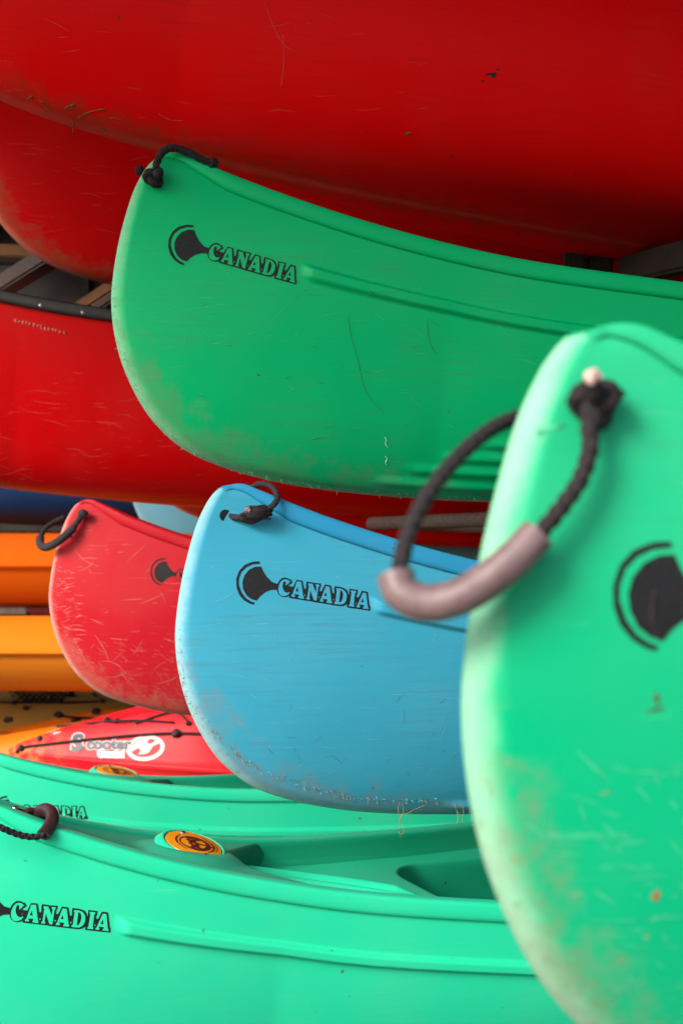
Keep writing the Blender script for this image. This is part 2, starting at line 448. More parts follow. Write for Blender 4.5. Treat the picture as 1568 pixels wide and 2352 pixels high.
CAN_HULL = hull_mesh(CAN, 'canoe_hull')
CAN.strake = (.42, .102, .026, .0110)
CAN_HULL_OLD = hull_mesh(CAN, 'older_canoe_hull')
CAN.strake = (.213, .102, .026, .0110)
RED_HULL = hull_mesh(RED, 'laminate_hull')
CAN_RIM = rim_mesh(CAN, 'canoe_rim', [(-.006, -.0300), (-.0015, -.0290), (.0012, -.0262), (.0022, -.0220), (.0024, -.0160), (.0020, -.0100), (.0012, -.0055), (.0002, -.0025), (-.0025, -.0006), (-.007, 0), (-.024, -.0006), (-.029, -.0022), (-.0315, -.006), (-.032, -.014), (-.033, -.024), (-.0355, -.036)])
RED_RIM = rim_mesh(RED, 'vinyl_rim', [(-.006, -.026), (0, -.0285), (.006, -.027), (.008, -.022), (.008, -.008), (.0075, -.004), (.009, -.001), (.008, .003), (.003, .005), (-.010, .005), (-.014, .002), (-.014, -.02)])

def liner(H, g0, inset, lift, name, ledge=True):
    """inner skin from the rim down to the floor"""
    g = np.linspace(g0, H.half, 70)
    u = np.linspace(0, 1, 40)
    P, _ = H.surf(g, u, inset=inset, lift=lift)
    if ledge:                                   # a moulded step half way down the inner wall
        gz = H.gun(g)[1][:, None]; below = gz - P[..., 2]
        q = np.clip((below - .030) / .008, 0, 1); P[..., 1] -= .007 * q
        P[..., 1] = np.maximum(P[..., 1], 0)
    return const_attr(grid(name, both_sides(mirror_ends(H, P)), flip=True))
CAN_LINER = liner(CAN, .40, .028, .02, 'canoe_liner')
RED_LINER = liner(RED, .30, .008, .008, 'laminate_liner', False)

def deck_mesh():
    """bow deck: concave, with a hump carrying the badge and a U-shaped after edge"""
    n, m = 90, 61
    v = np.linspace(-1, 1, m)
    out = np.zeros((n, m, 3))
    for i, t in enumerate(np.linspace(0, 1, n)):
        xe = .445 + .115 * np.abs(v) ** 2.2
        x = .018 + (xe - .018) * t
        gy, gz = CAN.gun(x)
        k = np.clip(x / .10, 0, 1) ** .7
        yw = np.maximum(gy - .030 * k, .006)
        y = v * yw
        z = gz - .0045
        z = z - .010 * np.clip((x - .05) / .1, 0, 1) * (1 - v ** 2) ** 1.0 * np.clip(1.6 - x / .28, 0, 1)      # dished behind the handle
        cr = np.exp(-(y / .012) ** 2) * .005 * np.clip((x - .10) / .04, 0, 1) * np.clip((.29 - x) / .05, 0, 1)  # central crease
        z = z + cr
        r = np.hypot((x - .366), y * 1.05)
        z = z + .012 * np.clip((.098 - r) / .045, 0, 1) ** 2 * (3 - 2 * np.clip((.098 - r) / .045, 0, 1))   # badge boss
        lip = np.clip((t - .955) / .045, 0, 1); z = z - .020 * lip ** 2
        out[i] = np.stack([x, y, z], -1)
    out2 = out[-1:].copy(); out2[..., 2] -= .05; out2[..., 0] -= .004
    return const_attr(grid('canoe_deck', np.concatenate([out, out2])))
CAN_DECK = deck_mesh()

def seat_mesh():
    """moulded bow platform with two curved ridges and a rounded footwell let into it"""
    n, m = 330, 141
    v = np.linspace(-1, 1, m); out = np.zeros((n, m, 3))
    q = CAN.p[:, 0] > .05
    for i, t in enumerate(np.linspace(0, 1, n)):
        x = .36 + t * 1.5 + .0 * v
        gy, gz = CAN.gun(x)
        yw = gy - .030
        y = v * yw
        z = gz - .045
        rr = np.hypot(x - .42, y + .35)
        for rc, a in ((.447, .015), (.412, .011)):
            z = z + a * np.exp(-((rr - rc) / .008) ** 2) * np.clip((.76 - x) / .04, 0, 1) * np.clip((x - .40) / .1, 0, 1)
        hw = .70 * yw; rad = .085
        dx = np.maximum(.80 + rad - x, 0); dy = np.maximum(np.abs(y) - (hw - rad), 0)
        sd_ = np.hypot(dx, dy) - rad                      # below zero: inside the footwell
        dr = np.clip((.012 - sd_) / .045, 0, 1)
        z = z - .135 * dr * dr * (3 - 2 * dr)
        kz = np.interp(x, CAN.p[q][:, 0], CAN.p[q][:, 1]) + .03
        z = np.maximum(z, kz)
        out[i] = np.stack([x, y, z], -1)
    return const_attr(grid('canoe_platform', out))
CAN_SEAT = seat_mesh()

# ------------------------------------------------------------------ prints laid on a hull
def bvh_of(me, Mx=None):
    v = [x.co.copy() for x in me.vertices]
    if Mx: v = [Mx @ q for q in v]
    return BVHTree.FromPolygons(v, [tuple(p.vertices) for p in me.polygons])

def shape2d(polys, cut=.012):
    """fill 2D loops (holes allowed: even-odd), cut in a grid, -> (verts2d, faces)"""
    cu = bpy.data.curves.new('tmp_shape', 'CURVE'); cu.dimensions = '2D'; cu.fill_mode = 'BOTH'
    for p in polys:
        sp = cu.splines.new('POLY'); sp.points.add(len(p) - 1); sp.use_cyclic_u = True
        for q, (a, b) in zip(sp.points, p): q.co = (a, b, 0, 1)
    return curve2d(cu, cut)

def curve2d(cu, cut):
    o = bpy.data.objects.new('tmp_shape', cu); COL.objects.link(o)
    dg = bpy.context.evaluated_depsgraph_get()
    me = bpy.data.meshes.new_from_object(o.evaluated_get(dg))
    bm = bmesh.new(); bm.from_mesh(me)
    bmesh.ops.remove_doubles(bm, verts=bm.verts, dist=1e-7)
    xs = [v.co.x for v in bm.verts]; ys = [v.co.y for v in bm.verts]
    if xs and cut:
        for ax, lo, hi in ((0, min(xs), max(xs)), (1, min(ys), max(ys))):
            k = lo + cut
            while k < hi:
                n = Vector((1, 0, 0)) if ax == 0 else Vector((0, 1, 0))
                bmesh.ops.bisect_plane(bm, geom=bm.verts[:] + bm.edges[:] + bm.faces[:], plane_co=n * k, plane_no=n)
                k += cut
    bmesh.ops.triangulate(bm, faces=bm.faces[:])
    bm.verts.index_update()
    v = [(q.co.x, q.co.y) for q in bm.verts]; f = [[q.index for q in p.verts] for p in bm.faces]
    bm.free(); bpy.data.meshes.remove(me); bpy.data.objects.remove(o); bpy.data.curves.remove(cu)
    return v, f

def text2d(body, size, offset=0., cut=.02, shear=0.):
    cu = bpy.data.curves.new('tmp_text', 'FONT'); cu.body = body; cu.size = size; cu.offset = offset; cu.shear = shear; cu.resolution_u = 4
    return curve2d(cu, cut)

def lay(name, vf, fn, bvh, direction, lift, mat, parent):
    """fn maps (u,v) to a point in the hull's space; rays along direction find the surface"""
    d = Vector(direction).normalized(); V = []
    for a, b in vf[0]:
        p = Vector(fn(a, b)); h = bvh.ray_cast(p - d * 1.0, d)
        V.append((h[0] - d * lift) if h[0] is not None else p)
    me = const_attr(mesh(name, V, vf[1]), .3, .1)
    me.flip_normals() if len(me.polygons) and me.polygons[0].normal.dot(d) > 0 else None
    return link(name, me, mat, parent)

T_OUT = [(25,430),(40,390),(65,355),(95,328),(130,313),(165,312),(200,325),(222,345),(235,333),(245,345),(268,388),(205,432),(212,443),(275,455),(330,350),(425,365),(445,485),(470,490),(480,440),(473,438),(488,375),(590,395),(603,408),(612,398),(716,412),(705,462),(697,460),(685,525),(715,530),(775,425),(868,443),(888,560),(910,565),(922,520),(914,518),(927,455),(1010,468),(1070,485),(1110,510),(1132,545),(1142,590),(1150,590),(1157,495),(1290,518),(1280,583),(1272,582),(1265,625),(1300,632),(1355,530),(1445,547),(1470,770),(1482,772),(1475,840),(1108,780),(1115,725),(1090,745),(1055,758),(1010,762),(900,745),(575,688),(560,680),(545,680),(205,622),(212,590),(180,608),(130,613),(80,598),(45,570),(25,530),(15,480)]
T_LET = [
 [[(222,372),(190,345),(150,338),(110,350),(75,385),(50,435),(40,490),(45,540),(70,580),(110,595),(150,592),(190,575),(215,545),(212,530),(185,545),(155,540),(130,520),(112,480),(108,440),(115,400),(130,372),(148,368),(160,378),(165,395),(158,420),(162,435),(200,405),(238,372)]],
 [[(335,375),(400,380),(425,605),(435,610),(430,642),(345,625),(350,598),(362,600),(358,575),(290,565),(283,582),(297,585),(292,612),(238,600),(243,575),(258,570)],[(345,455),(352,532),(308,522)]],
 [[(512,405),(578,415),(625,545),(640,455),(625,450),(632,420),(685,432),(680,460),(668,460),(632,672),(590,662),(540,510),(520,625),(530,630),(525,655),(470,645),(475,620),(490,620),(520,440),(507,435)]],
 [[(785,452),(845,462),(868,690),(878,692),(873,718),(788,705),(793,678),(805,680),(800,655),(735,645),(728,660),(742,665),(737,690),(683,682),(688,655),(700,650)],[(785,540),(797,608),(752,600)]],
 [[(950,485),(1020,492),(1075,520),(1108,570),(1112,625),(1098,680),(1065,720),(1020,738),(960,732),(908,722),(913,695),(928,693),(958,510),(945,508)],[(1012,518),(1040,530),(1055,570),(1052,620),(1035,670),(1010,702),(985,705)]],
 [[(1180,520),(1262,535),(1257,560),(1245,558),(1215,745),(1228,748),(1222,775),(1138,763),(1143,738),(1155,738),(1188,548),(1176,545)]],
 [[(1368,560),(1420,568),(1440,785),(1453,788),(1448,815),(1360,800),(1365,775),(1380,778),(1378,752),(1310,740),(1305,755),(1318,760),(1312,788),(1257,780),(1262,755),(1275,750)],[(1368,640),(1375,712),(1330,705)]],
 [[(449,574),(463,576),(460,597),(446,594)]], [[(669,611),(683,613),(680,632),(667,630)]], [[(894,648),(907,650),(904,672),(891,669)]], [[(1247,710),(1261,712),(1257,732),(1245,730)]]]
L_ARC = [(535,573),(490,575),(440,595),(405,630),(385,680),(385,730),(400,775),(430,810),(465,830),(490,836),(494,824),(470,815),(440,795),(415,760),(400,715),(402,680),(418,640),(450,610),(490,592),(537,588)]
L_BLADE = [(543,604),(505,606),(465,625),(435,660),(422,700),(425,740),(445,780),(475,803),(508,811),(530,785),(560,762),(600,748),(640,748),(640,712),(605,700),(575,668),(555,635)]
def sm(p, n=3, closed=True):
    q = []
    P = [np.array(a, float) for a in p]; N = len(P)
    for i in range(N):
        a, b, c, d = P[i - 1], P[i], P[(i + 1) % N], P[(i + 2) % N]
        for k in range(n):
            t = k / n; q.append(tuple(.5 * ((2 * b) + (-a + c) * t + (2 * a - 5 * b + 4 * c - d) * t * t + (-a + 3 * b - 3 * c + d) * t ** 3)))
    return q
U = 9.55e-5
def tmap(p): return [(a * U, -b * U * 1.06) for a, b in p]
def lmap(p): return [((a - 627) * 2.5 * U, -(b - 549) * 2.5 * U * 1.06) for a, b in p]
S_OUT = shape2d([tmap(T_OUT)])
S_LET = [shape2d([tmap(q) for q in L]) for L in T_LET]
S_ARC = shape2d([lmap(L_ARC)]); S_BLADE = shape2d([lmap(L_BLADE)])
CAN_BVH = bvh_of(CAN_HULL); CAN_BVH_OLD = bvh_of(CAN_HULL_OLD)

def prints(root, hullmat, x0=.070, z0=-.116, rot=0., bvh=None):
    CAN_BVH = bvh
    cr, sr = math.cos(rot), math.sin(rot)
    fn = lambda a, b: (x0 + a * cr - b * sr, -.0, z0 + a * sr + b * cr)
    D = (0, 1, 0)
    lg = lay('logo_print', S_ARC, fn, CAN_BVH, D, .0006, M['print'], root)
    lay('paddle_blade_print', S_BLADE, fn, CAN_BVH, D, .0006, M['print'], lg)
    le = lay('lettering', S_OUT, fn, CAN_BVH, D, .0006, M['print'], root)
    for k, s in enumerate(S_LET):
        lay('letter' if k < 7 else 'letter_gap', s, fn, CAN_BVH, D, .0011, hullmat, le)

def strokes(root, bvh, n, seed, region, mat, lens=(.01, .05), w=(.0004, .0009), angs=(0, .5), name='scratch_marks', D=(0, 1, 0)):
    """fine raised scratches and scuffs lying on the hull"""
    rng = random.Random(seed); V = []; F = []
    d = Vector(D).normalized()
    for _ in range(n):
        x = rng.uniform(*region[0]); z = rng.uniform(*region[1])
        a = rng.gauss(angs[0], angs[1]); L = rng.uniform(*lens) * rng.choice((.5, 1, 1)); ww = rng.uniform(*w); cv = rng.gauss(0, 4)
        k = 6; base = len(V); ok = True; pts = []
        for i in range(k + 1):
            t = i / k; aa = a + cv * L * (t - .5)
            px = x + math.cos(aa) * L * t; pz = z + math.sin(aa) * L * t
            tp = ww * math.sin(math.pi * (.08 + .84 * t))
            for sg in (-1, 1):
                h = bvh.ray_cast(Vector((px - math.sin(aa) * tp * sg * .5, 0, pz + math.cos(aa) * tp * sg * .5)) - d * 1.2, d)
                if h[0] is None: ok = False; break
                pts.append(h[0] - d * .0004)
            if not ok: break
        if not ok: continue
        V += pts
        for i in range(k):
            b = base + 2 * i; F.append((b, b + 1, b + 3, b + 2))
    o = link(name, mesh(name, V, F), mat, root)
    o['kind'] = 'stuff'
    return o

def knot_path(c, s, rot=0.):
    """tight overhand knot"""
    out = []
    for t in np.linspace(0, 2 * math.pi * .97, 60):
        p = np.array([math.sin(t) + 2 * math.sin(2 * t), math.cos(t) - 2 * math.cos(2 * t), -1.2 * math.sin(3 * t)]) * s / 3
        cr, sr = math.cos(rot), math.sin(rot)
        out.append((c[0] + p[0] * cr - p[1] * sr, c[1] + p[2], c[2] + p[0] * sr + p[1] * cr))
    return out

def hole(root, x, z, r=.0085):
    h = CAN_BVH.ray_cast(Vector((x, -1, z)), Vector((0, 1, 0)))
    p = h[0]
    th = np.linspace(0, 2 * math.pi, 25)[:-1]
    V = [(p.x, p.y - .0004, p.z)] + [(p.x + math.cos(t) * r, p.y - .0005, p.z + math.sin(t) * r) for t in th]
    link('rope_hole', mesh('rope_hole', V, [(0, i + 1, (i + 1) % 24 + 1) for i in range(24)]), M['black'], root)
    return p

def canoe(name, tip, d, yaw, mat, label, group, pitch=0., roll=0., decal_rot=0., decal=True, decal_dx=0., decal_dz=0., old=False):
    root = empty(name, W(tip[0], tip[1], d), (R(roll), R(pitch), R(yaw)))
    tag(root, label, 'canoe', group)
    def part(nm, me):
        o = bpy.data.objects.new(nm, me); COL.objects.link(o); o.parent = root
        if not me.materials: me.materials.append(None)
        o.material_slots[0].link = 'OBJECT'; o.material_slots[0].material = mat
        return o
    part('hull', CAN_HULL_OLD if old else CAN_HULL); part('gunwale', CAN_RIM); part('inner_skin', CAN_LINER); part('deck', CAN_DECK); part('platform', CAN_SEAT)
    for nm, me in (('stern_deck', CAN_DECK), ('stern_platform', CAN_SEAT)):
        o = part(nm, me); o.rotation_euler = (0, 0, math.pi); o.location = (2 * CAN.half, 0, 0)
    bpy.context.view_layer.update()
    if decal: prints(root, mat, x0=.070 + decal_dx, z0=-.115 + decal_dz, rot=decal_rot, bvh=CAN_BVH_OLD if old else CAN_BVH)
    return root
for me in (CAN_HULL, CAN_HULL_OLD, CAN_DECK, CAN_LINER, CAN_SEAT, RED_HULL, RED_LINER):
    me.polygons.foreach_set('use_smooth', [True] * len(me.polygons))
for me in (CAN_RIM, RED_RIM):
    me.polygons.foreach_set('use_smooth', [True] * len(me.polygons)); me.set_sharp_from_angle(angle=R(70))

def laminate(name, tip, d, yaw, mat, label, group, pitch=0., roll=0., sc=1.):
    root = empty(name, W(tip[0], tip[1], d), (R(roll), R(pitch), R(yaw)))
    root.scale = (sc, sc, sc)
    tag(root, label, 'canoe', group)
    for nm, me, mt in (('hull', RED_HULL, mat), ('inner_skin', RED_LINER, mat), ('gunwale', RED_RIM, M['vinyl'])):
        o = bpy.data.objects.new(nm, me); COL.objects.link(o); o.parent = root
        if not me.materials: me.materials.append(None)
        o.material_slots[0].link = 'OBJECT'; o.material_slots[0].material = mt
    bpy.context.view_layer.update()
    return root

# ================================================================== the setting
def sheet(name, x0, x1, y0, y1, z, mat, kind='structure', div=1):
    P = np.array([[(x, y, z) for y in np.linspace(y0, y1, div + 1)] for x in np.linspace(x0, x1, div + 1)])
    o = link(name, grid(name, P), mat, None, False); tag(o, kind=kind); return o
sheet('ground', -60, 60, -60, 60, 0, M['gravel'])

shed = empty('added_shed', (0, 6.4, 0)); tag(shed, 'added dark timber shed: wall behind the stacked boats, unseen roof shading them', 'shed')
for k in range(40):
    b = box('wall_plank', (.262, .03, 3.0), M['darktimber'], shed, (-4.9 + k * .25, .2 + .032 * (k % 2), 1.5), bev=.005)
shade_roof_z = 2.5  # unseen roof added to shade the upper and right-hand canoes
for k in range(21):
    box('shade_roof_board', (7.8, .312, .03), M['darktimber'], shed, (2.0, .2 - .30 * k, shade_roof_z + .032 * (k % 2)), bev=.004)

# ================================================================== the canoes
GRP = 'moulded canoes with printed lettering'
g1 = canoe('green_canoe', (360, 355), 2.10, 21.7, M['green_a'], 'deep green canoe with full black logo, its bow under the topmost red hull', GRP, decal_rot=-.085)
b1 = canoe('blue_canoe', (505, 1112), 2.047, 22, M['blue'], 'turquoise blue canoe with scuffed pale stem and black logo in the middle', GRP, roll=-1.6)
g2 = canoe('green_canoe', (1315, 747), .83, 21, M['green_b'], 'out of focus green canoe bow with muddy stem and big rope loop, nearest the camera', GRP, decal_dx=-.007, decal_dz=-.015, pitch=.8)
r4 = canoe('red_canoe', (183, 1147), 3.20, 8, M['pinkred'], 'scratched pinkish red canoe bow with rope loop, behind the blue canoe', GRP, decal_dx=.160, decal_dz=-.02, old=True)
g3 = canoe('green_canoe', (-97, 1831), 1.925, 25.8, M['green_c'], 'clean bright green canoe along the bottom with brown sleeved handle and yellow badge', GRP, decal_dx=-.008)
g4 = canoe('green_canoe', (-104, 1712.7), 2.983, 24.3, M['green_d'], 'bright green canoe just behind the bottom one, badge half hidden by its deck edge', GRP, pitch=-3.36, roll=-6.2, decal_dx=.05, decal_rot=.04)

RG = 'red canoes with black gunwales'
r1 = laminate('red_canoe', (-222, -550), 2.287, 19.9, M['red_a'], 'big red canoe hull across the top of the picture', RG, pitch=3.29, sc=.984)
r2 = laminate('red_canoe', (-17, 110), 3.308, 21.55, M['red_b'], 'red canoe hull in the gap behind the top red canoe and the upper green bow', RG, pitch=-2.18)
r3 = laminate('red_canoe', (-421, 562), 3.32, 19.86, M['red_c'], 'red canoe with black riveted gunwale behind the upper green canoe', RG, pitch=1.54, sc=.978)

# ------------------------------------------------------------------ details that belong to the canoes
def inv(root): return root.matrix_world.inverted()
def path(*pts): return [tuple(W(*p)) for p in pts]
bpy.context.view_layer.update()

def lump(name, c, size, axis_tilt, mat, parent, iv, seed=0, amp=.22):
    """irregular wad of rope and tape"""
    rng = np.random.default_rng(seed); n, m = 26, 28
    th = np.linspace(0.02, math.pi - .02, n); ph = np.linspace(0, 2 * math.pi, m, endpoint=False)
    T, P = np.meshgrid(th, ph, indexing='ij')
    D = np.stack([np.cos(T), np.sin(T) * np.cos(P), np.sin(T) * np.sin(P)], -1)
    k = rng.normal(size=(14, 3)) * 4.2; w = rng.uniform(0, 6, 14)
    b = sum(np.sin(D @ k[i] + w[i]) for i in range(14)) / 14 ** .5
    rad = 1 + amp * b * .6
    Q = D * rad[..., None] * np.array(size)
    c_, s_ = math.cos(axis_tilt), math.sin(axis_tilt)
    Q = np.stack([Q[..., 0] * c_ - Q[..., 2] * s_, Q[..., 1], Q[..., 0] * s_ + Q[..., 2] * c_], -1) + np.array(c)
    Mx = np.array(iv); Q = Q @ Mx[:3, :3].T + Mx[:3, 3]
    return link(name, grid(name, Q, closed_v=True), mat, parent)

# --- upper green canoe: rope over the bow, knotted at the hole
iv = inv(g1)
h = empty('grab_loop', (0, 0, 0)); h.parent = g1
def part_empty(nm, root):
    o = bpy.data.objects.new(nm, None); COL.objects.link(o); o.parent = root; o.empty_display_size = .02
    return o
bpy.data.objects.remove(h)
hd = part_empty('grab_loop', g1)
hole(g1, -.003, -.046)
tube('rope', path((357, 402, 2.068), (360, 376, 2.062), (371, 353, 2.063), (388, 341, 2.066), (408, 341, 2.07), (434, 350, 2.075), (460, 364, 2.08), (487, 377, 2.085)), .0058, M['rope'], hd, 14, .0012, .13, iv, .011)
tube('knot', knot_path(W(354, 407, 2.062), .0125, .4), .0062, M['rope'], hd, 12, .0015, .12, iv, .011)
lump('rope_end', W(489, 375, 2.084), (.0085, .008, .0085), 0, M['rope'], hd, iv, 3)
lump('rope_end', W(321, 391, 2.125), (.007, .007, .0085), .3, M['rope'], hd, iv, 4)
lump('frayed_tip', W(358, 398, 2.048), (.0045, .003, .006), .5, M['ropegrey'], hd, iv, 5)

# --- blue canoe: short loop with a taped wad
iv = inv(b1)
hd = part_empty('grab_loop', b1)
hole(b1, .001, -.050, .0095)
tube('rope', path((521, 1182, 2.036), (538, 1188, 2.020), (556, 1188, 2.012), (575, 1184, 2.008)), .0047, M['ropegrey'], hd, 14, .0011, .15, iv, .009)
tube('rope', path((612, 1170, 2.008), (627, 1161, 2.01), (636, 1145, 2.02), (631, 1125, 2.035), (614, 1113, 2.05), (592, 1113, 2.06), (576, 1122, 2.065)), .0047, M['ropegrey'], hd, 14, .0011, .15, iv, .009)
lump('taped_knot', W(592, 1179, 2.004), (.026, .014, .0135), .13, M['rope'], hd, iv, 7, .3)
lump('frayed_tip', W(570, 1172, 1.996), (.006, .005, .006), .4, M['sleeve'], hd, iv, 8, .3)
tube('loose_thread', path((612, 1187, 2.0), (616, 1192, 2.0), (622, 1191, 2.0)), .0016, M['rope'], hd, 6, .002, 0, iv)

for c_ in b1.children:
    if c_.name.startswith('gunwale'): c_.material_slots[0].material = M['blue_rim']
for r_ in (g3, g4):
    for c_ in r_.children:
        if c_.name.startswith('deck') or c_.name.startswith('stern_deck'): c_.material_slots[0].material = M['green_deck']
# --- scratched red canoe: loop round the stem
iv = inv(r4)
hd = part_empty('grab_loop', r4)
tube('rope', path((190, 1182, 3.165), (182, 1193, 3.160), (167, 1214, 3.155), (149, 1231, 3.15)), .0075, M['ropegrey'], hd, 12, .002, .12, iv, .012)
tube('sleeve', path((170, 1212, 3.155), (149, 1232, 3.15), (126, 1249, 3.15), (105, 1257, 3.165), (93, 1249, 3.18), (93, 1234, 3.19)), .0100, M['ropegrey'], hd, 14, .003, .05, iv, .006)
tube('rope', path((93, 1234, 3.19), (105, 1214, 3.205), (126, 1199, 3.22), (148, 1188, 3.225)), .0065, M['rope'], hd, 12, .002, .12, iv, .012)
lump('knot', W(191, 1180, 3.155), (.012, .010, .012), 0, M['ropegrey'], hd, iv, 9, .2)
tube('loose_thread', path((160, 1229, 3.15), (165, 1233, 3.15), (167, 1237, 3.15)), .0025, M['rope'], hd, 6, .002, 0, iv)

# --- nearest green canoe: big loop with a faded rubber sleeve
iv = inv(g2)
hd = part_empty('grab_loop', g2)
hole(g2, .014, -.052, .0105)
tube('knot', knot_path(W(1366, 925, .795), .0115, .2), .0058, M['rope'], hd, 18, .001, .14, iv, .0095)
tube('rope', path((1372, 935, .797), (1362, 900, .785), (1359, 872, .780)), .0060, M['rope'], hd, 18, .001, .14, iv, .0095)
lump('cut_rope_end', W(1358, 866, .776), (.0050, .0035, .0048), .2, M['cutend'], hd, iv, 11, .35)
tube('rope', path((1356, 940, .795), (1352, 981, .788), (1354, 1030, .785), (1331, 1103, .782), (1288, 1166, .778), (1242, 1222, .776), (1220, 1245, .776)), .0053, M['rope'], hd, 18, .001, .14, iv, .0095)
tube('rope', path((916, 1310, .782), (921, 1290, .785), (936, 1230, .792), (965, 1166, .800), (1013, 1093, .812), (1072, 1030, .826), (1135, 981, .842), (1200, 955, .855), (1260, 940, .862)), .0051, M['rope'], hd, 18, .001, .14, iv, .0095)
SP = catmull(path((1232, 1228, .776), (1186, 1278, .772), (1120, 1333, .770), (1047, 1374, .770), (974, 1385, .773), (922, 1360, .777), (908, 1318, .781)), .002)
def hose(name, C, ro, ri, mat, parent, iv, nr=24):
    Po = tube_pts(C, ro, nr, caps=False); Pi = tube_pts(C, ri, nr, caps=False)
    e0 = C[0] + (Po[0] - C[0]) * .5 * (1 + ri / ro); e1 = C[-1] + (Po[-1] - C[-1]) * .5 * (1 + ri / ro)
    P = np.concatenate([Pi[6:7], Pi[:1], e0[None], Po, e1[None], Pi[-1:], Pi[-7:-6]])
    Mx = np.array(iv); P = P @ Mx[:3, :3].T + Mx[:3, 3]
    return link(name, grid(name, P, closed_v=True, flip=True), mat, parent, True, 50)
hose('sleeve', SP, .0112, .0068, M['sleeve'], hd, iv)

# --- bottom green canoe: handle on the deck
def fitting(root, iv, full=True):
    """deck badge with two screws; local coordinates of the canoe"""
    bx = .366; bz = float(CAN.gun(np.array([bx]))[1][0]) - .0045 + .0150
    b = part_empty('badge', root)
    b.location = (bx, 0, bz); b.rotation_euler = (R(12), R(13.5), 0)
    th = np.linspace(0, 2 * math.pi, 49)[:-1]
    pr = [(.0, .0016), (.0445, .0016), (.0462, .0012), (.0468, 0), (.0468, -.004)]
    P = np.array([[(math.cos(t) * r, math.sin(t) * r, z) for t in th] for r, z in pr])
    link('badge_plate', grid('badge_plate', P, closed_v=True), M['badge'], b, True, 30)
    pr = [(.0480, -.003), (.0484, .0008), (.0495, .0016), (.0515, .0014), (.0560, -.0010), (.0620, -.008)]
    P = np.array([[(math.cos(t) * r, math.sin(t) * r, z) for t in th] for r, z in pr])
    link('badge_surround', const_attr(grid('badge_surround', P, closed_v=True, flip=True)), [c for c in root.children if c.name.startswith('hull')][0].material_slots[0].material, b)
    pr = [(.0464, -.0005), (.0484, -.0005)]
    P = np.array([[(math.cos(t) * r, math.sin(t) * r, z) for t in th] for r, z in pr])
    link('badge_gap', grid('badge_gap', P, closed_v=True), M['black'], b)
    def arc(cx, cy, ro, ri, a0, a1, dx=0, dy=0):
        A = np.linspace(a0, a1, 50); w = np.sin((A - a0) / (a1 - a0) * math.pi) ** .5
        o = [(cx + math.cos(a) * ro, cy + math.sin(a) * ro) for a in A]
        i = [(cx + math.cos(a) * (ro - (ro - ri) * k), cy + math.sin(a) * (ro - (ro - ri) * k)) for a, k in zip(A, w)]
        return o + i[::-1]
    def flat(nm, vf, z, mat, f=lambda a, b: (a, b)):
        V = [(*f(x, y), z) for x, y in vf[0]]
        me = mesh(nm, V, vf[1])
        if len(me.polygons) and me.polygons[0].normal.z < 0: me.flip_normals()
        link(nm, me, mat, b)
    rg = [[(math.cos(t) * .0265 + .002, math.sin(t) * .0265) for t in th], [(math.cos(t) * .0215 - .0005, math.sin(t) * .0205 + .0015) for t in th]]
    flat('ring_print', shape2d(rg, .02), .0021, M['badgeprint'])
    flat('swirl_print', shape2d([arc(.002, 0, .0330, .0300, R(120), R(235))], .02), .0021, M['badgeprint'])
    flat('swirl_print', shape2d([arc(.002, 0, .0330, .0295, R(-70), R(60))], .02), .0021, M['badgeprint'])
    flat('swirl_print', shape2d([arc(.002, 0, .0375, .0360, R(-50), R(30))], .02), .0021, M['badgeprint'])
    flat('word_print', text2d('hou', .030, .0016, .02, .25), .0024, M['badgeprint'], lambda a, b: (b * 1.0 - .008, -(a - .0225)))
    flat('word_print', shape2d([[(-.004, .002), (.030, -.0105), (.031, -.0075), (-.003, .006)]], .02), .0025, M['badgeprint'])
    for a in (100, 283):
        sx, sy = math.cos(R(a)) * .0405, math.sin(R(a)) * .0405
        pr = [(0, .0042), (.0022, .0040), (.0038, .0030), (.0046, .0016)]
        P = np.array([[(sx + math.cos(t) * r, sy + math.sin(t) * r, z) for t in th[::3]] for r, z in pr])
        link('screw', grid('screw', P, closed_v=True), M['steel'], b)
    return b
fitting(g3, inv(g3)); fitting(g4, inv(g4))

iv = inv(g3)
hd = part_empty('grab_handle', g3)
dk = bvh_of(CAN_DECK, g3.matrix_world)
def onto(bvh, vx, vy, lift=0., far=9):
    o = Vector((0, 0, CAMH)); d = (W(vx, vy, 1.) - o).normalized()
    hh = bvh.ray_cast(o, d)
    return (hh[0] - d * lift, hh[0] is not None) if hh[0] is not None else (W(vx, vy, far), False)
pa = iv @ W(31, 1868, 2.00); pb = iv @ W(84, 1884, 2.00)
def deckz(x): return float(CAN.gun(np.array([x]))[1][0]) - .008
pa = Vector((.085, .004, deckz(.085))); pb = Vector((.143, .004, deckz(.143)))
P0 = [tuple(pa + (pb - pa) * t + Vector((0, 0, zz))) for t, zz in ((-.06, .001), (.1, .003), (.25, .004), (.36, .0095), (.5, .012), (.64, .0095), (.75, .004), (.9, .003), (1.06, .001))]
C = catmull(P0, .0015)
rad = .0055 - .0014 * np.exp(-((np.linspace(0, 1, len(C)) - .5) / .16) ** 2)
tube('pad_eye', C, rad, M['sleevedark'], hd, 12, raw=True)
for q in (pa, pb):
    lump('screw', q + Vector((0, -.001, .0075)), (.0055, .0055, .0035), 0, M['steel'], hd, Matrix.Identity(4), 2, .02)
HS = catmull(path((88, 1868, 1.985), (97, 1862, 1.975), (107, 1860, 1.965), (118, 1867, 1.950), (121, 1882, 1.935), (114, 1899, 1.920), (100, 1918, 1.905)), .0015)
hose('sleeve', HS, .0100, .0062, M['sleevedark'], hd, iv)
tube('rope', path((40, 1871, 1.985), (55, 1868, 1.988), (72, 1866, 1.988), (90, 1866, 1.984), (100, 1862, 1.974)), .0044, M['ropegrey'], hd, 18, .0008, .2, iv, .0105)
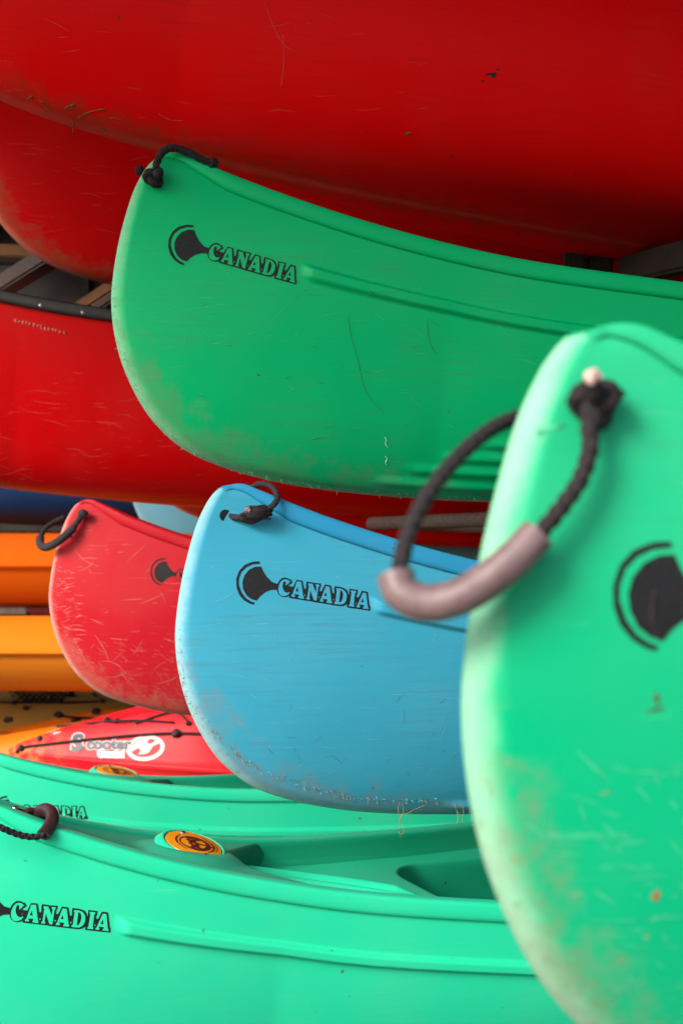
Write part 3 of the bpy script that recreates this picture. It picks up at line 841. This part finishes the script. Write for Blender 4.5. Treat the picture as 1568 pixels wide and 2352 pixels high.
tube('rope', path((103, 1912, 1.909), (98, 1918, 1.902), (82, 1922, 1.895), (55, 1920, 1.885), (27, 1911, 1.875), (0, 1900, 1.865), (-40, 1888, 1.860), (-80, 1880, 1.858)), .0046, M['ropegrey'], hd, 18, .0008, .2, iv, .0105)

# --- rivets and raised number on the riveted red canoe
def rivets(root, x0, n, step):
    for k in range(n):
        x = x0 + k * step
        gy, gz = RED.gun(np.array([x])); p = Vector((x, -float(gy[0]) - .0085, float(gz[0]) - .017))
        lump('rivet', p, (.0058, .0032, .0058), 0, M['metal'], root, Matrix.Identity(4), 1, .03)
rivets(r3, .345, 9, .1035)
rivets(r1, .4, 4, .1035)
RED_BVH = bvh_of(RED_HULL)
rng = random.Random(5)
V = []; F = []
ivr = inv(r3); wb = bvh_of(RED_HULL, r3.matrix_world)
num = part_empty('raised_number', r3)
for k in range(14):
    p, ok = onto(wb, 36 + k * 8.6 + rng.uniform(-1, 1), 736 + k * 2.2 + rng.uniform(-1.2, 1.2))
    if ok: lump('numeral', p, (.0034, .003, rng.uniform(.0035, .006)), rng.uniform(-.4, .4), M['red_c'], num, ivr, k, .25)

# --- scratches, shavings, roots
M['scr_red'] = simple('pale_red_scratch', (.62, .085, .075, 1), .7, sc=200, bump=0)
M['scr_pink'] = simple('pink_scratch', (.66, .17, .15, 1), .7, sc=200, bump=0)
M['scr_green'] = simple('pale_green_scratch', (.07, .48, .25, 1), .7, sc=200, bump=0)
M['scr_blue'] = simple('pale_blue_scratch', (.13, .45, .57, 1), .7, sc=200, bump=0)
M['rust'] = simple('rusty_mark', (.30, .13, .05, 1), .8, sc=300)
M['scr_dark'] = simple('dirt_scratch', (.05, .14, .06, 1), .9, sc=200, bump=0)
M['scr_darkblue'] = simple('dark_blue_scratch', (.05, .20, .27, 1), .9, sc=200, bump=0)
strokes(r4, CAN_BVH_OLD, 60, 1, ((-.05, .34), (-.50, -.08)), M['scr_pink'], (.012, .08), (.0006, .0014), (.05, .5))
strokes(r4, CAN_BVH_OLD, 160, 2, ((-.06, .34), (-.52, -.34)), M['scr_red'], (.008, .035), (.0007, .0016), (-.5, .35))
strokes(r4, CAN_BVH_OLD, 120, 12, ((-.07, .0), (-.45, -.16)), M['scr_pink'], (.008, .03), (.0006, .0014), (0, .25))
strokes(g1, CAN_BVH, 50, 3, ((.0, .62), (-.52, -.10)), M['scr_green'], (.006, .05), (.0003, .0007), (.2, .8))
strokes(g1, CAN_BVH, 30, 4, ((.05, .62), (-.46, -.22)), M['scr_dark'], (.006, .03), (.0004, .0009), (0, .3))
strokes(b1, CAN_BVH, 60, 5, ((-.05, .40), (-.52, -.12)), M['scr_blue'], (.006, .05), (.0003, .0008), (.1, .7))
strokes(b1, CAN_BVH, 40, 6, ((-.03, .40), (-.53, -.34)), M['scr_darkblue'], (.005, .025), (.0004, .0010), (.3, .8))
strokes(r1, RED_BVH, 34, 7, ((.15, .95), (-.60, -.25)), M['scr_red'], (.008, .05), (.0004, .0008), (-.02, .22))
strokes(r2, RED_BVH, 60, 8, ((.0, .6), (-.62, -.25)), M['scr_red'], (.02, .09), (.0005, .0010), (-.05, .15))
strokes(r3, RED_BVH, 80, 9, ((.35, 1.1), (-.64, -.3)), M['scr_red'], (.02, .09), (.0005, .0009), (-.05, .15))
strokes(g3, CAN_BVH, 16, 10, ((.1, .8), (-.5, -.12)), M['scr_green'], (.004, .012), (.0005, .0012), (.3, .9))

def strand(root, name, pts, r, mat, iv): return tube(name, path(*pts), r, mat, root, 6, .002, 0, iv)
iv = inv(b1)
fr = part_empty('dangling_roots', b1)
for pts in (((916, 1843, 2.09), (914, 1860, 2.09), (918, 1880, 2.09), (916, 1900, 2.09), (919, 1922, 2.09)),
            ((922, 1845, 2.09), (926, 1865, 2.09), (919, 1884, 2.09), (927, 1905, 2.09), (921, 1918, 2.09), (916, 1912, 2.09)),
            ((1060, 1846, 2.11), (1064, 1862, 2.11), (1061, 1876, 2.11), (1063, 1892, 2.11)),
            ((1043, 1846, 2.11), (1048, 1862, 2.11), (1051, 1880, 2.11), (1049, 1891, 2.11)),
            ((918, 1872, 2.09), (935, 1868, 2.09), (955, 1858, 2.09), (975, 1849, 2.09)),
            ((1044, 1852, 2.11), (1052, 1868, 2.11), (1060, 1872, 2.11))):
    strand(fr, 'root_fibre', pts, .00042, M['root'], iv)
rng = random.Random(11)
wb = bvh_of(CAN_HULL, b1.matrix_world)
def fuzz(root, wb, line, n, mat, seed, ln=6, r=.0004):
    rg = random.Random(seed); V = []; F = []; iv_ = inv(root)
    L = catmull([(a, b, 0) for a, b in line], 4)
    for _ in range(n):
        q = L[rg.randrange(len(L))]; p, ok = onto(wb, q[0] + rg.uniform(2, 14), q[1] + rg.uniform(-10, 2))
        if not ok: continue
        a = rg.uniform(0, 6.28); l = rg.uniform(.3, 1) * ln * p.y / 3000
        e = p + Vector((math.cos(a) * l, -.002, math.sin(a) * l - l * .3)); mid = (p + e) / 2 + Vector((rg.uniform(-1, 1) * l * .3, -.001, rg.uniform(-1, 1) * l * .3))
        b = len(V)
        for w_, c_ in ((r, p), (r, mid), (r * .4, e)):
            n_ = Vector((-math.sin(a), 0, math.cos(a))) * w_; V += [iv_ @ (c_ + n_), iv_ @ (c_ - n_)]
        F += [(b, b + 1, b + 3, b + 2), (b + 2, b + 3, b + 5, b + 4)]
    o = link('plastic_fuzz', mesh('plastic_fuzz', V, F), mat, root); o['kind'] = 'stuff'
fuzz(b1, wb, [(406, 1500), (412, 1560), (430, 1620), (465, 1665), (510, 1715), (580, 1765), (650, 1795), (760, 1825), (860, 1840), (1000, 1845)], 170, M['root'], 1, 8)
fuzz(b1, wb, [(406, 1450), (412, 1560), (465, 1665), (580, 1765), (760, 1825), (1000, 1840)], 70, M['scr_blue'], 2, 8)
wb = bvh_of(CAN_HULL, g1.matrix_world)
fuzz(g1, wb, [(256, 620), (256, 720), (265, 790), (290, 860), (330, 940), (370, 990), (430, 1040), (520, 1080), (620, 1105), (720, 1122), (830, 1135), (1100, 1150)], 240, M['scr_green'], 3, 8)
# two curled shavings on the upper green flank
sh = part_empty('plastic_shavings', g1); iv = inv(g1)
for pts in (((884, 1004), (887, 1012), (885, 1020), (891, 1028)), ((884, 1048), (889, 1054), (885, 1062), (888, 1068)), ((798, 725), (806, 770), (822, 830), (834, 885)), ((834, 885), (850, 915), (880, 945)), ((980, 735), (985, 780), (1000, 815))):
    q = [onto(wb, a, b, .0006)[0] for a, b in pts]
    tube('shaving' if pts[0][0] > 883 and pts[0][0] < 890 else 'scratch', [tuple(v) for v in q], .0006 if pts[0][0] in (884,) else .00032, M['shaving'] if pts[0][0] == 884 else M['scr_dark'], sh, 6, .002, 0, iv)

# --- dry grass and a scar on the top red hull
wb = bvh_of(RED_HULL, r1.matrix_world); iv = inv(r1)
gr = part_empty('stuck_grass', r1)
for pts in (((243, 251), (230, 252), (205, 258), (184, 268), (170, 280), (168, 300), (168, 311)), ((150, 250), (160, 243), (172, 239)), ((152, 246), (163, 250), (168, 239)), ((63, 229), (70, 224), (76, 219)), ((66, 226), (74, 228)),
            ((252, 270), (266, 272), (280, 275)), ((232, 293), (240, 298), (247, 302)), ((92, 232), (100, 235)), ((104, 248), (112, 252))):
    q = [onto(wb, a, b, .0012)[0] for a, b in pts]
    q = [v if v.y < 4 else W(pts[i][0], pts[i][1], q[i - 1].y) for i, v in enumerate(q)]
    tube('grass_blade', [tuple(v) for v in q], .0009, M['grass'], gr, 6, .002, 0, iv)
sc = part_empty('dark_scar', r1)
for (a, b, w_, h_) in ((1131, 171, .0085, .0055), (1120, 170, .009, .0018), (1108, 186, .004, .0014), (1142, 160, .004, .0016), (937, 306, .006, .003)):
    p, ok = onto(wb, a, b, .0002)
    if ok: lump('scar', p, (w_ * .7, .0012, h_ * .8), .15, M['black'] if b < 200 else M['scr_dark'], sc, iv, int(a), .5)
for pts in (((608, 5), (628, 60), (650, 100), (676, 117)), ((650, 80), (652, 140), (645, 200)), ((365, 262), (390, 275), (420, 277))):
    q = [onto(wb, a, b, .0003)[0] for a, b in pts]
    tube('scratch', [tuple(v) for v in q], .0005, M['scr_red'], sc, 6, .003, 0, iv)

# ================================================================== kayaks behind
def kayak_mesh(name, L=4.2, w=.37, h=.20, rim=.17, tipup=.03):
    n = 110; t = np.concatenate([np.linspace(0, .3, 60)[:-1], np.linspace(.3, 1, 52)])
    x = t * L
    ww = w * np.clip(1 - (1 - np.clip(t / .42, 0, 1)) ** 2.0, 0, 1) ** .85 * np.clip(1 - np.clip((t - .58) / .42, 0, 1) ** 2.2, 0, 1) ** .8 + .010
    up = tipup * (1 - np.clip(t / .3, 0, 1)) ** 2 + .05 * np.clip((t - .75) / .25, 0, 1) ** 2
    k = np.clip(x / .55, 0, 1) ** .8 * np.clip((L - x) / .5, 0, 1) ** .8
    wk = np.clip((x - .22) / .15, 0, 1) * np.clip((L - .3 - x) / .2, 0, 1)
    hk = h * np.clip(x / .35 + .1, 0, 1) ** .7 * np.clip((L - x) / .35 + .1, 0, 1) ** .7
    sec = [(0, 0, -1, 0), (.30, 0, -.99, 0), (.55, 0, -.95, 0), (.78, 0, -.78, 0), (.92, 0, -.5, 0), (.985, 0, -.18, 0), (1.0, 0, -.06, 0), (1.025, 0, -.045, .0), (1.035, 0, 0, 0), (1.025, 0, .0, .03), (1.0, 0, 0, .05),
           (.97, 0, 0, .16), (.90, 0, 0, .42), (.80, 0, 0, .68), (.70, 0, 0, .86), (.62, 0, 0, .96), (.57, 0, 0, 1.0), (.53, 0, 0, 1.0), (.50, 0, 0, .96)]
    P = np.zeros((len(x), len(sec) + 5, 3))
    for i, (a, _, dz, uz) in enumerate(sec):
        P[:, i] = np.stack([x, ww * a, up + hk * dz + rim * k * uz], -1)
    for j, (a, uz) in enumerate(((.47, .85), (.44, .60), (.40, .45), (.2, .42), (0, .42))):
        u2 = uz * wk + (1 - wk) * (.98 + .04 * (1 - a))
        P[:, len(sec) + j] = np.stack([x, ww * a, up + rim * k * u2], -1)
    Lft = P[:, ::-1].copy(); Lft[..., 1] *= -1
    Q = np.concatenate([Lft[:, :], P[:, 1:]], 1)      # deck centre port .. keel .. deck centre starboard
    me = const_attr(grid(name, np.concatenate([Lft, P[:, 1:]], 1)), .3, .2)
    me.polygons.foreach_set('use_smooth', [True] * len(me.polygons)); me.set_sharp_from_angle(angle=R(60))
    me.materials.append(None)
    return me
KAY = kayak_mesh('kayak_hull')
KAYLOW = kayak_mesh('kayak_hull_low', rim=.11, h=.17, w=.40)
KAYFLAT = kayak_mesh('kayak_hull_flat', rim=.10, h=.15, w=.38)
def kayak(name, tip, d, yaw, mat, label, me=KAY, roll=0., pitch=0., flip=False):
    root = empty(name, W(tip[0], tip[1], d), (R(roll), R(pitch), R(yaw)))
    tag(root, label, 'kayak', 'kayaks stored behind the canoes')
    o = bpy.data.objects.new('hull', me); COL.objects.link(o); o.parent = root
    o.material_slots[0].link = 'OBJECT'; o.material_slots[0].material = mat
    bpy.context.view_layer.update()
    return root
kr = kayak('red_kayak', (22, 1745), 3.75, 4, M['kayred'], 'red sit-on kayak with printed logo and deck cord, behind the green canoes')
ko = kayak('orange_kayak', (-160, 1750), 4.35, 2, M['deckorange'], 'orange kayak lying just behind the red printed kayak', pitch=2.3)
ks = kayak('sand_kayak', (-900, 1652), 4.95, 1, M['sand'], 'sand brown kayak with black net pocket on its deck', KAYLOW)
kb = kayak('blue_kayak', (-1400, 1628), 5.6, 1, M['bluepad'], 'bright blue kayak edge showing above the sand brown kayak', KAYLOW)
ka = kayak('orange_kayak', (-1400, 1468), 4.45, -1, M['amber'], 'amber orange kayak with a seam line, lower of the two stacked at the left', KAYFLAT)
kc = kayak('orange_kayak', (-1500, 1289), 4.5, 0, M['orange'], 'deep orange kayak hull, upper of the two stacked at the left', KAYFLAT)

# hulls glimpsed between red and blue bows
OG = 'canoes at the back of the rack'
laminate('navy_canoe', (-700, 768), 4.5, 8, M['navy'], 'dark navy canoe hull under the riveted red canoe, far left', OG)
laminate('pale_blue_canoe', (330, 905), 4.35, 12, M['lightblue'], 'pale blue canoe flank showing above the scratched red bow', OG)
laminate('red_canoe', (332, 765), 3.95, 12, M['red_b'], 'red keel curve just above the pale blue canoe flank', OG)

# cords and fittings on the red kayak
wb = bvh_of(KAY, kr.matrix_world); iv = inv(kr)
cords = part_empty('deck_cord', kr)
def cord(pts, r, par, wb, iv, lift=.006, y=None):
    q = []
    for a, b in pts:
        p, ok = onto(wb, a, b, lift)
        q.append(tuple(p if ok else W(a, b, q[-1][1] if q else 3.9)))
    tube('cord', q, r, M['rope'], par, 6, .01, 0, iv)
cord([(38, 1729), (51, 1717), (110, 1709), (172, 1702), (240, 1695), (307, 1689), (399, 1684), (494, 1687), (600, 1692)], .0042, cords, wb, iv)
cord([(132, 1641 + 28), (245, 1650 + 8), (320, 1655), (399, 1659)], .0035, cords, wb, iv)
cord([(311, 1661), (397, 1636), (438, 1661)], .0035, cords, wb, iv)
for a, b, r_ in ((405, 1684, .013), (49, 1718, .009), (432, 1661, .007), (245, 1652, .008), (268, 1655, .008), (92, 1696, .008)):
    p, ok = onto(wb, a, b, .006)
    if ok: lump('cord_knob', p, (r_, r_, r_), 0, M['ropegrey'], cords, iv, int(a), .15)

def lay_px(name, vf, fn, wb, lift, mat, parent, iv):
    V = []
    for a, b in vf[0]:
        p, ok = onto(wb, *fn(a, b), lift, 3.9); V.append(iv @ p)
    me = const_attr(mesh(name, V, vf[1]))
    return link(name, me, mat, parent)
Z = lambda a, b: (143.5 + a * .1647, 1664.6 - b * .1647)
th = np.linspace(0, 2 * math.pi, 49)[:-1]
def ell(cx, cy, rx, ry, rot=.14):
    return [(cx + math.cos(t) * rx * math.cos(rot) - math.sin(t) * ry * math.sin(rot), -(cy - (math.cos(t) * rx * math.sin(rot) + math.sin(t) * ry * math.cos(rot)))) for t in th]
lg = part_empty('logo_print', kr)
lay_px('ring', shape2d([ell(1160, 325, 268, 178), ell(1160, 322, 212, 128)], 60), Z, wb, .002, M['pinkprint'], lg, iv)
SB = [(890, 385), (960, 310), (1040, 240), (1130, 182), (1225, 185), (1213, 205), (1185, 228), (1190, 258), (1240, 265), (1330, 203), (1385, 235), (1300, 280), (1255, 310), (1210, 380), (1130, 412), (1048, 408), (1085, 390), (1088, 348), (1050, 326), (940, 392)]
lay_px('swoosh', shape2d([[(a, -b) for a, b in sm(SB, 2)]], 60), Z, wb, .0022, M['pinkprint'], lg, iv)
tx = lambda sx, sy, x0, y0, sl=0.: (lambda a, b: Z(x0 + a * sx, -(y0 - sl * a) + b * sy))
wd_ = part_empty('lettering', kr)
for off, mt, li in ((.10, 'pinkprint', .0018), (.06, 'darkprint', .0027)):
    lay_px('word', text2d('S', 1, off, .3, .1), tx(330, 320, 125, 360), wb, li, M[mt], wd_, iv)
    lay_px('word', text2d('cooter', 1, off, .3), tx(225, 205, 335, 335, .0), wb, li, M[mt], wd_, iv)
lay_px('word', text2d('Gemini', 1, .075, .3), tx(128, 150, 490, 452), wb, .0026, M['white'], wd_, iv)
lay_px('sticker', shape2d([[(-225, -115), (-30, -50), (0, -95), (-195, -165)]], 60), Z, wb, .0015, M['white'], kr, iv)

# net pocket and cords on the sand kayak
wb = bvh_of(KAYLOW, ks.matrix_world); iv = inv(ks)
net = part_empty('net_pocket', ks)
for k in range(9):
    for sg in (1, -1):
        x0 = 34 + k * 14
        pts = [(x0 + t * 30, (1588 + t * 27) if sg > 0 else (1615 - t * 27)) for t in np.linspace(0, 1, 5)]
        pts = [p for p in pts if p[0] < 150]
        if len(pts) > 1:
            q = [onto(wb, a, b, .008, 4.9)[0] for a, b in pts]
            tube('net_cord', [tuple(v) for v in q], .0032, M['rope'], net, 5, .02, 0, iv)
cs = part_empty('deck_cord', ks)
for pts in (((0, 1613), (40, 1614), (100, 1613), (160, 1614), (234, 1611)), ((22, 1588), (30, 1600), (33, 1614)), ((201, 1582), (218, 1596), (234, 1611)), ((33, 1589), (90, 1585), (150, 1583))):
    q = [onto(wb, a, b, .008, 4.9)[0] for a, b in pts]
    tube('cord', [tuple(v) for v in q], .0045, M['rope'], cs, 6, .02, 0, iv)
p, _ = onto(wb, 158, 1600, .01, 4.9); lump('rolled_strap', p, (.026, .02, .032), 0, M['black'], cs, iv, 3, .2)
for a, b in ((33, 1614), (233, 1611), (60, 1627)):
    p, _ = onto(wb, a, b, .008, 4.9); lump('cord_knob', p, (.013, .01, .009), 0, M['black'], cs, iv, a, .2)
# knobs on the orange kayak
wb = bvh_of(KAY, ko.matrix_world); iv = inv(ko)
ck = part_empty('deck_cord', ko)
for a, b in ((20, 1653), (135, 1642), (174, 1657), (220, 1634), (309, 1626)):
    p, ok = onto(wb, a, b, .008, 4.4)
    lump('cord_knob', p, (.016, .012, .011), 0, M['ropegrey'], ck, iv, a, .2)
q = [onto(wb, a, b, .01, 4.4)[0] for a, b in ((135, 1643), (170, 1648), (240, 1651), (320, 1655))]
tube('cord', [tuple(v) for v in q], .004, M['rope'], ck, 6, .02, 0, iv)

# ================================================================== rack
rk = empty('storage_rack', (0, 3.0, 0)); tag(rk, 'dark boat rack posts and foam padded arms between the canoes', 'rack')
bpy.context.view_layer.update()
rinv = rk.matrix_world.inverted()
def rbeam(nm, a, b, w, h, mat):
    return beam(nm, rinv @ Vector(a), rinv @ Vector(b), w, h, mat, rk)
def rpost(x, y, w, mat): rbeam('post', (x, y, .0), (x + .0001, y, 2.7), w, w, mat)
rpost(W(1317, 0, 2.95).x, 2.95, .044, M['darktimber']); rpost(W(1374, 0, 2.97).x, 2.97, .056, M['darktimber'])
rpost(2.3, 1.6, .09, M['darktimber']); rpost(1.5, 5.2, .09, M['darktimber']); rpost(-2.2, 5.6, .09, M['darktimber'])
ax = Vector((-math.sin(R(21)), math.cos(R(21)), 0))
def arm(a, b, r=.017):
    a, b = Vector(a), Vector(b)
    tube('padded_arm', [tuple(a.lerp(b, t)) for t in np.linspace(0, 1, 6)], r, M['foam'], rk, 16, .05, 0, rinv)
arm(W(852, 1203, 3.30), W(1260, 1188, 2.75), .0165)
rbeam('arm', W(1440, 622, 2.95), W(1700, 560, 2.35), .05, .06, M['darktimber'])
rbeam('arm', W(-60, 700, 3.95), W(140, 575, 3.55), .06, .05, M['foam'])
rbeam('arm', W(120, 755, 3.95), W(330, 620, 3.45), .05, .04, M['timber'])
rbeam('arm', W(165, 755, 3.85), W(360, 620, 3.40), .05, .035, M['foam'])
rbeam('rail', W(-120, 572, 4.6), W(330, 592, 4.6), .05, .045, M['timber'])
rbeam('rail', W(-120, 590, 4.8), W(330, 616, 4.8), .05, .03, M['darktimber'])
o = rbeam('painted_bar', W(-300, 1397, 4.35), W(66, 1399, 4.35), .04, .030, M['barwhite'])
o = rbeam('painted_bar', W(67, 1399, 4.35), W(900, 1404, 4.35), .04, .030, M['barred'])
tube('black_strap', path((-200, 1383, 4.3), (100, 1388, 4.3), (400, 1392, 4.3)), .008, M['black'], rk, 8, .05, 0, rinv)

# marks on the nearest green bow
wb = bvh_of(CAN_HULL, g2.matrix_world); iv = inv(g2)
mk = part_empty('scuff_marks', g2)
for a, b, w_, h_, ti, mt in ((1506, 1605, .0014, .0045, .2, 'scr_dark'), (1494, 1632, .006, .0009, .3, 'scr_dark'), (1262, 985, .007, .0012, .25, 'scr_green'), (1245, 996, .003, .002, .6, 'scr_green'), (1504, 2055, .0022, .0034, 0, 'rust')):
    p, ok = onto(wb, a, b, .0)
    if ok: lump('scuff', p, (w_, .0004, h_), ti, M[mt], mk, iv, a, .7)
strokes(g2, CAN_BVH, 160, 31, ((-.06, .12), (-.52, -.26)), M['scr_green'], (.006, .03), (.0004, .0010), (-.3, .5))
strokes(g2, CAN_BVH, 24, 32, ((-.05, .10), (-.48, -.28)), M['root'], (.003, .010), (.0005, .0012), (-.3, .8))
q = [onto(wb, a, b, .0011)[0] for a, b in ((1503, 1355), (1496, 1400), (1498, 1440), (1512, 1470))]
tube('scratch', [tuple(v) for v in q], .0006, M['ropegrey'], mk, 6, .002, 0, iv)

# bearers the canoes lie on
def bearer(root, x, zl, near=-.40, far=.52):
    bpy.context.view_layer.update()
    c = root.matrix_world @ Vector((x, 0, zl)); d = root.matrix_world.to_3x3() @ Vector((0, 1, 0)); d.z = 0; d.normalize()
    c.z -= .019
    tube('padded_arm', [tuple(c + d * t) for t in np.linspace(near, far, 5)], .018, M['foam'], rk, 14, .1, 0, rinv)
for root, x, zl in ((g1, 1.08, -.566), (g1, 3.6, -.566), (b1, 1.08, -.566), (b1, 3.6, -.566), (r1, 2.0, -.671), (r2, 1.75, -.670), (r2, 3.6, -.667), (r3, 1.75, -.670), (r3, 3.6, -.667), (r4, 1.3, -.567), (r4, 3.4, -.567), (g2, 1.2, -.566), (g2, 3.5, -.566)):
    bearer(root, x, zl)
for x, y in ((2.95, 3.55), (3.0, 4.6), (1.9, .62), (3.5, 1.3), (.35, 4.55)):
    rpost(x, y, .07, M['darktimber'])
for root, x in ((g3, 1.2), (g3, 3.5), (g4, 1.3), (g4, 3.5)):
    bpy.context.view_layer.update()
    c = root.matrix_world @ Vector((x, 0, -.566)); d = root.matrix_world.to_3x3() @ Vector((0, 1, 0)); d.z = 0; d.normalize()
    h = max(c.z, .03); p0 = c - d * .35; p1 = c + d * .35; p0.z = p1.z = h / 2
    rbeam('ground_bearer', p0, p1, .09, h, M['darktimber'])
